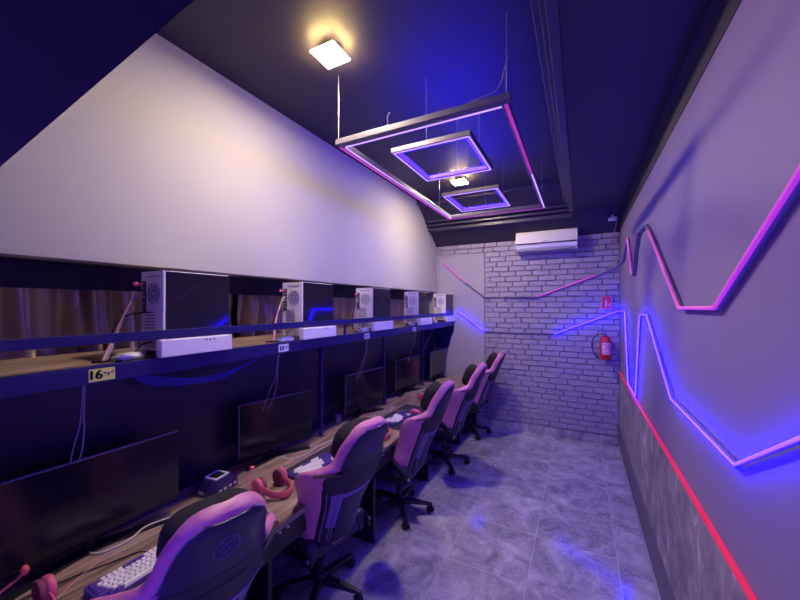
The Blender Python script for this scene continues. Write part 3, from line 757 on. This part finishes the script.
MB().box(-0.039, 0.039, -0.043, 0.043, 0.086, 0.092).build('top_pad', 'black', hb, smooth=False)
for y in (-0.06, -0.02, 0.02, 0.06): MB().box(0.085, 0.094, y - 0.012, y + 0.012, 0.022, 0.038, 0.003).build('button', 'silver', hb, smooth=False)
for q in ((-0.03, 0.01, -0.118, -0.108, 0.018, 0.040, 0.004), (0.03, 0.05, -0.112, -0.10, 0.02, 0.036, 0.004)): MB().box(*q).build('button', 'silver', hb, smooth=False)

cu = thing('cup', 'small grey cup on the desk left of the third monitor', 'cup', (-2.215, 2.87, DZ + 0.001))
MB().lathe([(0.028, 0.0), (0.036, 0.09), (0.032, 0.088), (0.025, 0.006), (0.0005, 0.005)], n=24).build('body', 'bezel', cu)

# cables lying on the desk
def desk_cable(pts, r, m, label, name='cable'):
    tag(MB().tube(pts, r, 7, 7).build(name, m), label, 'cable')
dz = DZ + 0.006
desk_cable([(-2.19, 0.80, dz), (-2.09, 0.82, dz), (-2.06, 0.93, dz + .004), (-2.10, 1.05, dz + .006), (-2.02, 1.22, dz + .004), (-1.90, 1.33, dz), (-1.80, 1.30, dz)], 0.0045, 'cablew', 'white cable on the desk below the nearest monitor')
desk_cable([(-2.12, 2.02, dz), (-2.02, 2.03, dz), (-1.98, 2.16, dz), (-2.0, 2.34, dz), (-1.96, 2.55, dz)], 0.0045, 'cablew', 'white cable on the desk below the second monitor')
desk_cable([(-2.05, 3.36, dz), (-1.97, 3.38, dz), (-1.93, 3.48, dz), (-1.98, 3.56, dz), (-1.94, 3.62, dz)], 0.0045, 'cablew', 'curled white cable on the desk below the third monitor')
desk_cable([(-2.03, 4.2, dz), (-1.93, 4.22, dz), (-1.88, 4.4, dz), (-1.96, 4.6, dz), (-2.02, 4.48, dz), (-1.92, 4.32, dz + .008), (-1.86, 4.5, dz), (-1.95, 4.72, dz)], 0.005, 'cablew', 'looped white cable on the desk below the fourth monitor')
desk_cable([(-1.85, 0.93, dz), (-1.92, 0.92, dz), (-1.97, 0.80, dz), (-2.02, 0.66, dz), (-2.05, 0.5, dz)], 0.003, 'cabled', 'dark keyboard cable on the desk in the bottom left corner')
desk_cable([(-1.89, 0.58, dz), (-1.95, 0.66, dz), (-2.0, 0.75, dz), (-2.05, 0.84, dz)], 0.003, 'cablep', 'rose cable on the desk beside the red foam microphone')
# cables hanging from the shelf to each monitor
def drop(y, top, bot, m, label, sway, two=True):
    t = thing('hanging_cable', label, 'cable', (0, 0, 0), group='cables hanging below the shelf')
    MB().tube([(-2.0, y, top), (-2.02, y + 0.003, top - 0.18), (-2.06, y + sway, (top + bot) / 2), (-2.10, y + sway * 1.2, bot + 0.1), (-2.13, y + sway * 0.3, bot)], 0.0035, 6, 6).build('cable', m, t)
    if two:
        MB().tube([(-2.0, y - 0.005, top), (-2.03, y - 0.006, top - 0.2), (-2.08, y - sway * 0.5, bot + 0.15), (-2.13, y - sway * 0.9, bot)], 0.003, 6, 6).build('cable', 'cableg', t)
drop(0.735, 1.66, 1.20, 'cableg', 'pair of cables hanging below the sticker numbered 16', 0.02)
drop(1.88, 1.66, 1.20, 'cableg', 'pair of cables hanging below the second number sticker', 0.04)
drop(3.10, 1.66, 1.20, 'cableg', 'pair of cables hanging above the third monitor', 0.03)
drop(4.30, 1.66, 1.18, 'cableg', 'single cable hanging above the fourth monitor', 0.02, False)
t = thing('slack_cable', 'blue cables sagging along the panel under the shelf', 'cable', (0, 0, 0))
for k in range(5):
    MB().tube([(-2.20, 0.90 + .02 * k, 1.645), (-2.18, 1.12, 1.585 - .012 * k), (-2.17, 1.35 + .03 * k, 1.535 - .010 * k), (-2.16, 1.60, 1.545 - .006 * k), (-2.14, 1.80, 1.60), (-2.12, 1.95, 1.66)], 0.0035, 6, 6).build('cable', 'cableb', t)
t = thing('slack_cable', 'dark diagonal cable between the fourth and farthest monitors', 'cable', (0, 0, 0))
MB().tube([(-2.0, 5.0, 1.66), (-2.12, 4.9, 1.35), (-2.25, 4.78, 1.0), (-2.28, 4.75, 0.79)], 0.005, 6, 6).build('cable', 'cableg', t)

# ------------------------------------------------------------------ LED zigzags on the walls
def led(name, label, segs, r, chan_w):
    """segs: list of (points, material or None, wall) runs; wall 'b' back or 'r' right"""
    t = thing(name, label, 'light strip', (0, 0, 0))
    for pts, m in segs:
        MB().tube([(x + (0.013 if y < 5.7 or x > 0.44 else 0), y + (0.014 if y > 5.6 else 0), z) for x, y, z in pts], r * 1.15, 8, 0).build('mounting_channel', 'chan', t)
        MB().tube(pts, r, 8, 0).build('light_tube' if m not in ('unlit', 'chan') else 'unlit_tube', m, t)
    return t
yb, xr = 5.740, 0.474
def B(x, z): return (x, yb, z)
def R_(y, z): return (xr, y, z)
led('wall_light_strip', 'upper zigzag light strip in pink across the brick and right walls',
    [([B(-2.136, 2.738), B(-1.722, 2.374)], 'ledrose'), ([B(-1.722, 2.374), B(-1.416, 2.133), B(-0.593, 2.128)], 'chan'),
     ([B(-0.593, 2.128), B(0.20, 2.43)], 'ledpink'), ([B(0.20, 2.43), B(0.40, 2.51), (xr, 5.66, 2.56), R_(5.172, 2.56), R_(4.85, 2.72), R_(4.68, 2.757)], 'unlit'),
     ([R_(4.68, 2.757), R_(4.30, 2.31)], 'ledrose'), ([R_(4.30, 2.31), R_(4.2, 2.30), R_(3.865, 2.667), R_(3.46, 2.655)], 'chan'),
     ([R_(3.46, 2.655), R_(3.30, 2.58)], 'unlit'), ([R_(3.30, 2.58), R_(2.363, 1.984)], 'ledpink'), ([R_(2.363, 1.984), R_(1.803, 1.988)], 'ledpink'),
     ([R_(1.803, 1.988), R_(1.21, 2.315), R_(0.6, 2.66)], 'ledpink')], 0.009, 0)
led('wall_light_strip', 'lower zigzag light strip glowing blue across the brick and right walls',
    [([B(-1.87, 1.90), B(-1.416, 1.56)], 'ledblue'), ([B(-1.416, 1.56), B(-0.352, 1.56)], 'chan'), ([B(-0.352, 1.56), B(0.46, 1.905), (xr, 5.70, 1.915), R_(4.95, 1.92), R_(4.60, 1.125), R_(4.04, 1.11),
      R_(3.77, 1.91), R_(3.40, 1.92), R_(2.55, 1.446), R_(1.6, 1.446), R_(1.21, 1.669), R_(0.6, 1.98)], 'ledblue')], 0.0045, 0)

# ------------------------------------------------------------------ hung frames
def hung_square(x0, x1, y0, y1, z, label):
    t = thing('light_frame', label, 'light frame', (0, 0, 0), group='small square light frames')
    w, h = 0.032, 0.036
    for nm, a in (('frame_bar', (x0, x1, y0, y0 + w)), ('frame_bar', (x0, x1, y1 - w, y1)), ('frame_bar', (x0, x0 + w, y0 + w, y1 - w)), ('frame_bar', (x1 - w, x1, y0 + w, y1 - w))):
        MB().box(*a, z, z + h, 0.003).build(nm, 'alu', t, smooth=False)
    b = MB(); q = 0.012
    b.box(x0 + w, x1 - w, y0 + w, y0 + w + q, z + 0.005, z + 0.031).box(x0 + w, x1 - w, y1 - w - q, y1 - w, z + 0.005, z + 0.031)
    b.box(x0 + w, x0 + w + q, y0 + w + q, y1 - w - q, z + 0.005, z + 0.031).box(x1 - w - q, x1 - w, y0 + w + q, y1 - w - q, z + 0.005, z + 0.031)
    b.build('blue_light_band', 'ledframe', t, smooth=False)
    p = MB(); q = 0.010; zz = z - 0.004
    p.box(x0 + .012, x1 - .012, y0 + .012, y0 + .012 + q, zz, z).box(x0 + .012, x1 - .012, y1 - .012 - q, y1 - .012, zz, z)
    p.box(x0 + .012, x0 + .012 + q, y0 + .012 + q, y1 - .012 - q, zz, z).box(x1 - .012 - q, x1 - .012, y0 + .012 + q, y1 - .012 - q, zz, z)
    p.build('light_line', 'ledwhite', t, smooth=False)
    for x, y in ((x0 + .28, y0 + .022), (x1 - .022, y0 + .3), (x0 + .3, y1 - .022)):
        MB().cyl((x, y, z + h), (x, y, 3.64), 0.0025, n=6).build('hanging_wire', 'wire', t)
    return t
hung_square(-1.26, -0.65, 2.27, 2.95, 3.14, 'nearer small square frame glowing violet inside the large hung frame')
hung_square(-1.29, -0.70, 3.42, 4.11, 3.14, 'farther small square frame glowing violet inside the large hung frame')
x0, x1, y0, y1, z = -1.54, -0.36, 1.99, 4.38, 3.14
t = thing('light_frame', 'large rectangular frame with pink and pale light lines hung from the ceiling', 'light frame', (0, 0, 0))
w, h = 0.04, 0.04
MB().box(x0 - .01, x1 + .02, y0 - .015, y0 + .03, z, z + h, 0.004).build('frame_bar', 'alu', t, smooth=False)
MB().box(x0, x1, y1 - w, y1, z, z + h, 0.004).build('frame_bar', 'chan', t, smooth=False)
MB().box(x0, x0 + w, y0 + .03, y1 - w, z, z + h, 0.004).build('frame_bar', 'chan', t, smooth=False)
MB().box(x1 - w, x1, y0 + .03, y1 - w, z, z + h, 0.004).build('frame_bar', 'chan', t, smooth=False)
MB().box(x0 + .028, x0 + w - .002, y0 + .05, y1 - w, z - .004, z, 0).box(x0 + .04, x1 - .04, y0 + .045, y0 + .050, z - .004, z + .004).build('light_line', 'ledwhite', t, smooth=False)
MB().box(x0 - .008, x0 + .010, y0 + .03, y1 - .012, z - .004, z + .012).build('pink_light_line', 'ledrose', t, smooth=False)
MB().box(x0, x1, y1 - .012, y1 + .004, z - .004, z + .012).build('pink_light_line', 'ledrose', t, smooth=False)
MB().box(x1 - .022, x1 - .004, y0 + .03, y0 + 1.2, z - .006, z + .012).build('pink_light_line', 'ledpink', t, smooth=False)
MB().box(x1 - .018, x1 - .006, y0 + 1.2, y1 - .03, z - .004, z).build('light_line', 'ledwhite', t, smooth=False)
for x, y in ((x0 + .01, y0), (x1 - .005, y0 + .0), (x0 + .012, y1 - .4), (x1 - .012, y1 - .3)):
    MB().cyl((x, y, z + h), (x, y, 3.64), 0.0028, n=6).build('hanging_wire', 'wire', t)
MB().tube([(x1 - 0.25, y0, z + h), (x1 - .15, y0 - .01, z + h + .012), (x1 - .05, y0, z + h + .045), (x1, y0, z + h + .2)], 0.004, 6, 5).build('power_lead', 'wire', t)
MB().tube([(x0 + 0.42, y0, z + h), (x0 + .41, y0, z + h + .06), (x0 + .43, y0, z + h + .09)], 0.003, 6, 5).build('power_lead', 'wire', t)

# ------------------------------------------------------------------ ceiling lamps
def lamp(x, y, label):
    t = thing('ceiling_lamp', label, 'lamp', (x, y, 3.64), group='square ceiling lamps')
    MB().box(-0.05, 0.05, -0.05, 0.05, -0.05, 0.0, 0.004).build('mount', 'black', t, smooth=False)  # stand-off lets the added rim glow spread over the ceiling
    MB().box(-0.084, 0.084, -0.084, 0.084, -0.056, -0.052).build('diffuser', 'lamp', t, smooth=False)
    MB().box(-0.087, 0.087, -0.087, -0.0845, -0.056, -0.046).box(-0.087, 0.087, 0.0845, 0.087, -0.056, -0.046).box(-0.087, -0.0845, -0.0845, 0.0845, -0.056, -0.046).box(0.0845, 0.087, -0.0845, 0.0845, -0.056, -0.046).build('added_halo_edge', 'lamphalo', t, smooth=False)  # added glowing rim, casts a yellow halo on the ceiling
    MB().box(-0.084, 0.084, -0.084, 0.084, -0.0515, -0.046).build('back_plate', 'black', t, smooth=False)
lamp(-1.41, 1.75, 'bright square ceiling lamp nearest the camera')
lamp(-1.385, 4.33, 'bright square ceiling lamp above the small hung frames')

# ------------------------------------------------------------------ air conditioner
ac = thing('air_conditioner', 'white wall air conditioner high on the brick wall', 'air conditioner', (-0.46, YB - 0.03, 2.82))
prof = [(0.0, 0.02), (0.0, 0.19), (-0.13, 0.295), (-0.15, 0.30), (-0.172, 0.285), (-0.212, 0.11), (-0.19, 0.045), (-0.15, 0.01), (-0.08, 0.0)]
MB().prism(prof, 'x', -0.425, 0.425).build('housing', 'white', ac, smooth=False)
MB().box(-0.418, 0.418, -0.2165, -0.205, 0.098, 0.116).build('front_slot', 'ink', ac, smooth=False)
MB().box(-0.40, 0.40, -0.185, -0.1, -0.006, 0.012, 0.003).build('louvre', 'bezel', ac, smooth=False)
MB().box(-0.03, 0.03, -0.2135, -0.2085, 0.135, 0.142).build('badge', 'bezel', ac, smooth=False)
sn = thing('ceiling_sensor', 'small white box with a cable at the right end above the brick wall', 'sensor', (0.39, 5.50, 3.17))
MB().box(-0.05, 0.05, -0.03, 0.03, -0.025, 0.025, 0.008).box(-0.015, 0.015, -0.015, 0.015, 0.024, 0.07).build('body', 'white', sn, smooth=False)
tag(MB().tube([(0.44, 5.52, 3.16), (0.43, 5.70, 3.05), (0.37, 5.745, 2.86), (0.25, 5.745, 2.78), (0.10, 5.745, 2.84), (-0.03, 5.74, 2.86)], 0.006, 6, 7).build('wall_cable', 'cableg'), 'dark cable drooping across the bricks from the air conditioner', 'cable')

# ------------------------------------------------------------------ extinguisher and its sign
ex = thing('fire_extinguisher', 'red fire extinguisher hanging on the brick wall', 'fire extinguisher', (0.318, YB - 0.135, 1.235))
MB().lathe([(0.062, 0.0), (0.07, 0.008), (0.07, 0.25), (0.062, 0.285), (0.045, 0.31), (0.028, 0.325), (0.024, 0.335)], n=32).build('cylinder', 'red', ex, ang=50)
lb = MB(); rows = []
for zz in (0.075, 0.235): rows.append([(0.0708 * math.cos(a), 0.0708 * math.sin(a), zz) for a in [-PI / 2 - 0.85 + 1.7 * k / 14 + 0.15 for k in range(15)]])
lab = lb.grid(rows).build('label_sheet', 'signw', ex)
lk = MB()
for z0, z1, a0, a1 in ((0.20, 0.215, -.7, .5), (0.165, 0.185, -.3, .6), (0.135, 0.145, -.7, .7), (0.105, 0.112, -.7, .7), (0.088, 0.094, -.7, .4)):
    lk.grid([[(0.0714 * math.cos(a), 0.0714 * math.sin(a), zz) for a in [-PI / 2 + .15 + a0 + (a1 - a0) * k / 8 for k in range(9)]] for zz in (z0, z1)])
lk.build('label_print', 'signred', lab)
MB().cyl((0, 0, 0.333), (0, 0, 0.365), 0.016).build('valve', 'silver', ex)
MB().box(-0.016, 0.10, -0.009, 0.009, 0.362, 0.372, 0.003).box(-0.016, 0.085, -0.009, 0.009, 0.385, 0.393, 0.003).cyl((0, 0, 0.36), (0, 0, 0.395), 0.008).xf(Matrix.Rotation(-2.2, 4, 'Z')).build('lever', 'silver', ex)
MB().tube([(-0.012, 0, 0.35), (-0.08, 0.01, 0.345), (-0.15, 0.02, 0.28), (-0.165, 0.03, 0.16), (-0.13, 0.03, 0.05), (-0.09, 0.02, 0.0)], 0.008, 8, 6).build('hose', 'black', ex)
MB().box(-0.03, 0.03, 0.068, 0.10, 0.18, 0.30, 0.003).build('wall_bracket', 'black', ex, smooth=False)
sg = thing('safety_sign', 'square red fire extinguisher sign above the extinguisher', 'sign', (0.335, 5.745, 2.035))
MB().box(-0.066, 0.066, -0.004, 0.004, -0.092, 0.092, 0.001).build('border', 'signw', sg, smooth=False)
MB().box(-0.058, 0.058, -0.006, 0.0, -0.084, 0.084).build('board', 'signred', sg, smooth=False)
pg = MB()
pg.box(-0.02, 0.008, -0.0075, -0.005, -0.06, 0.02, 0.001).box(-0.012, 0.0, -0.0075, -0.005, 0.02, 0.035).box(-0.022, 0.014, -0.0075, -0.005, 0.034, 0.042)
pg.prism([(0.022, -0.03), (0.036, -0.012), (0.034, 0.012), (0.046, -0.008), (0.046, -0.04), (0.034, -0.06), (0.024, -0.052)], 'y', -0.0075, -0.005)
pg.build('pictogram', 'signw', sg, smooth=False)
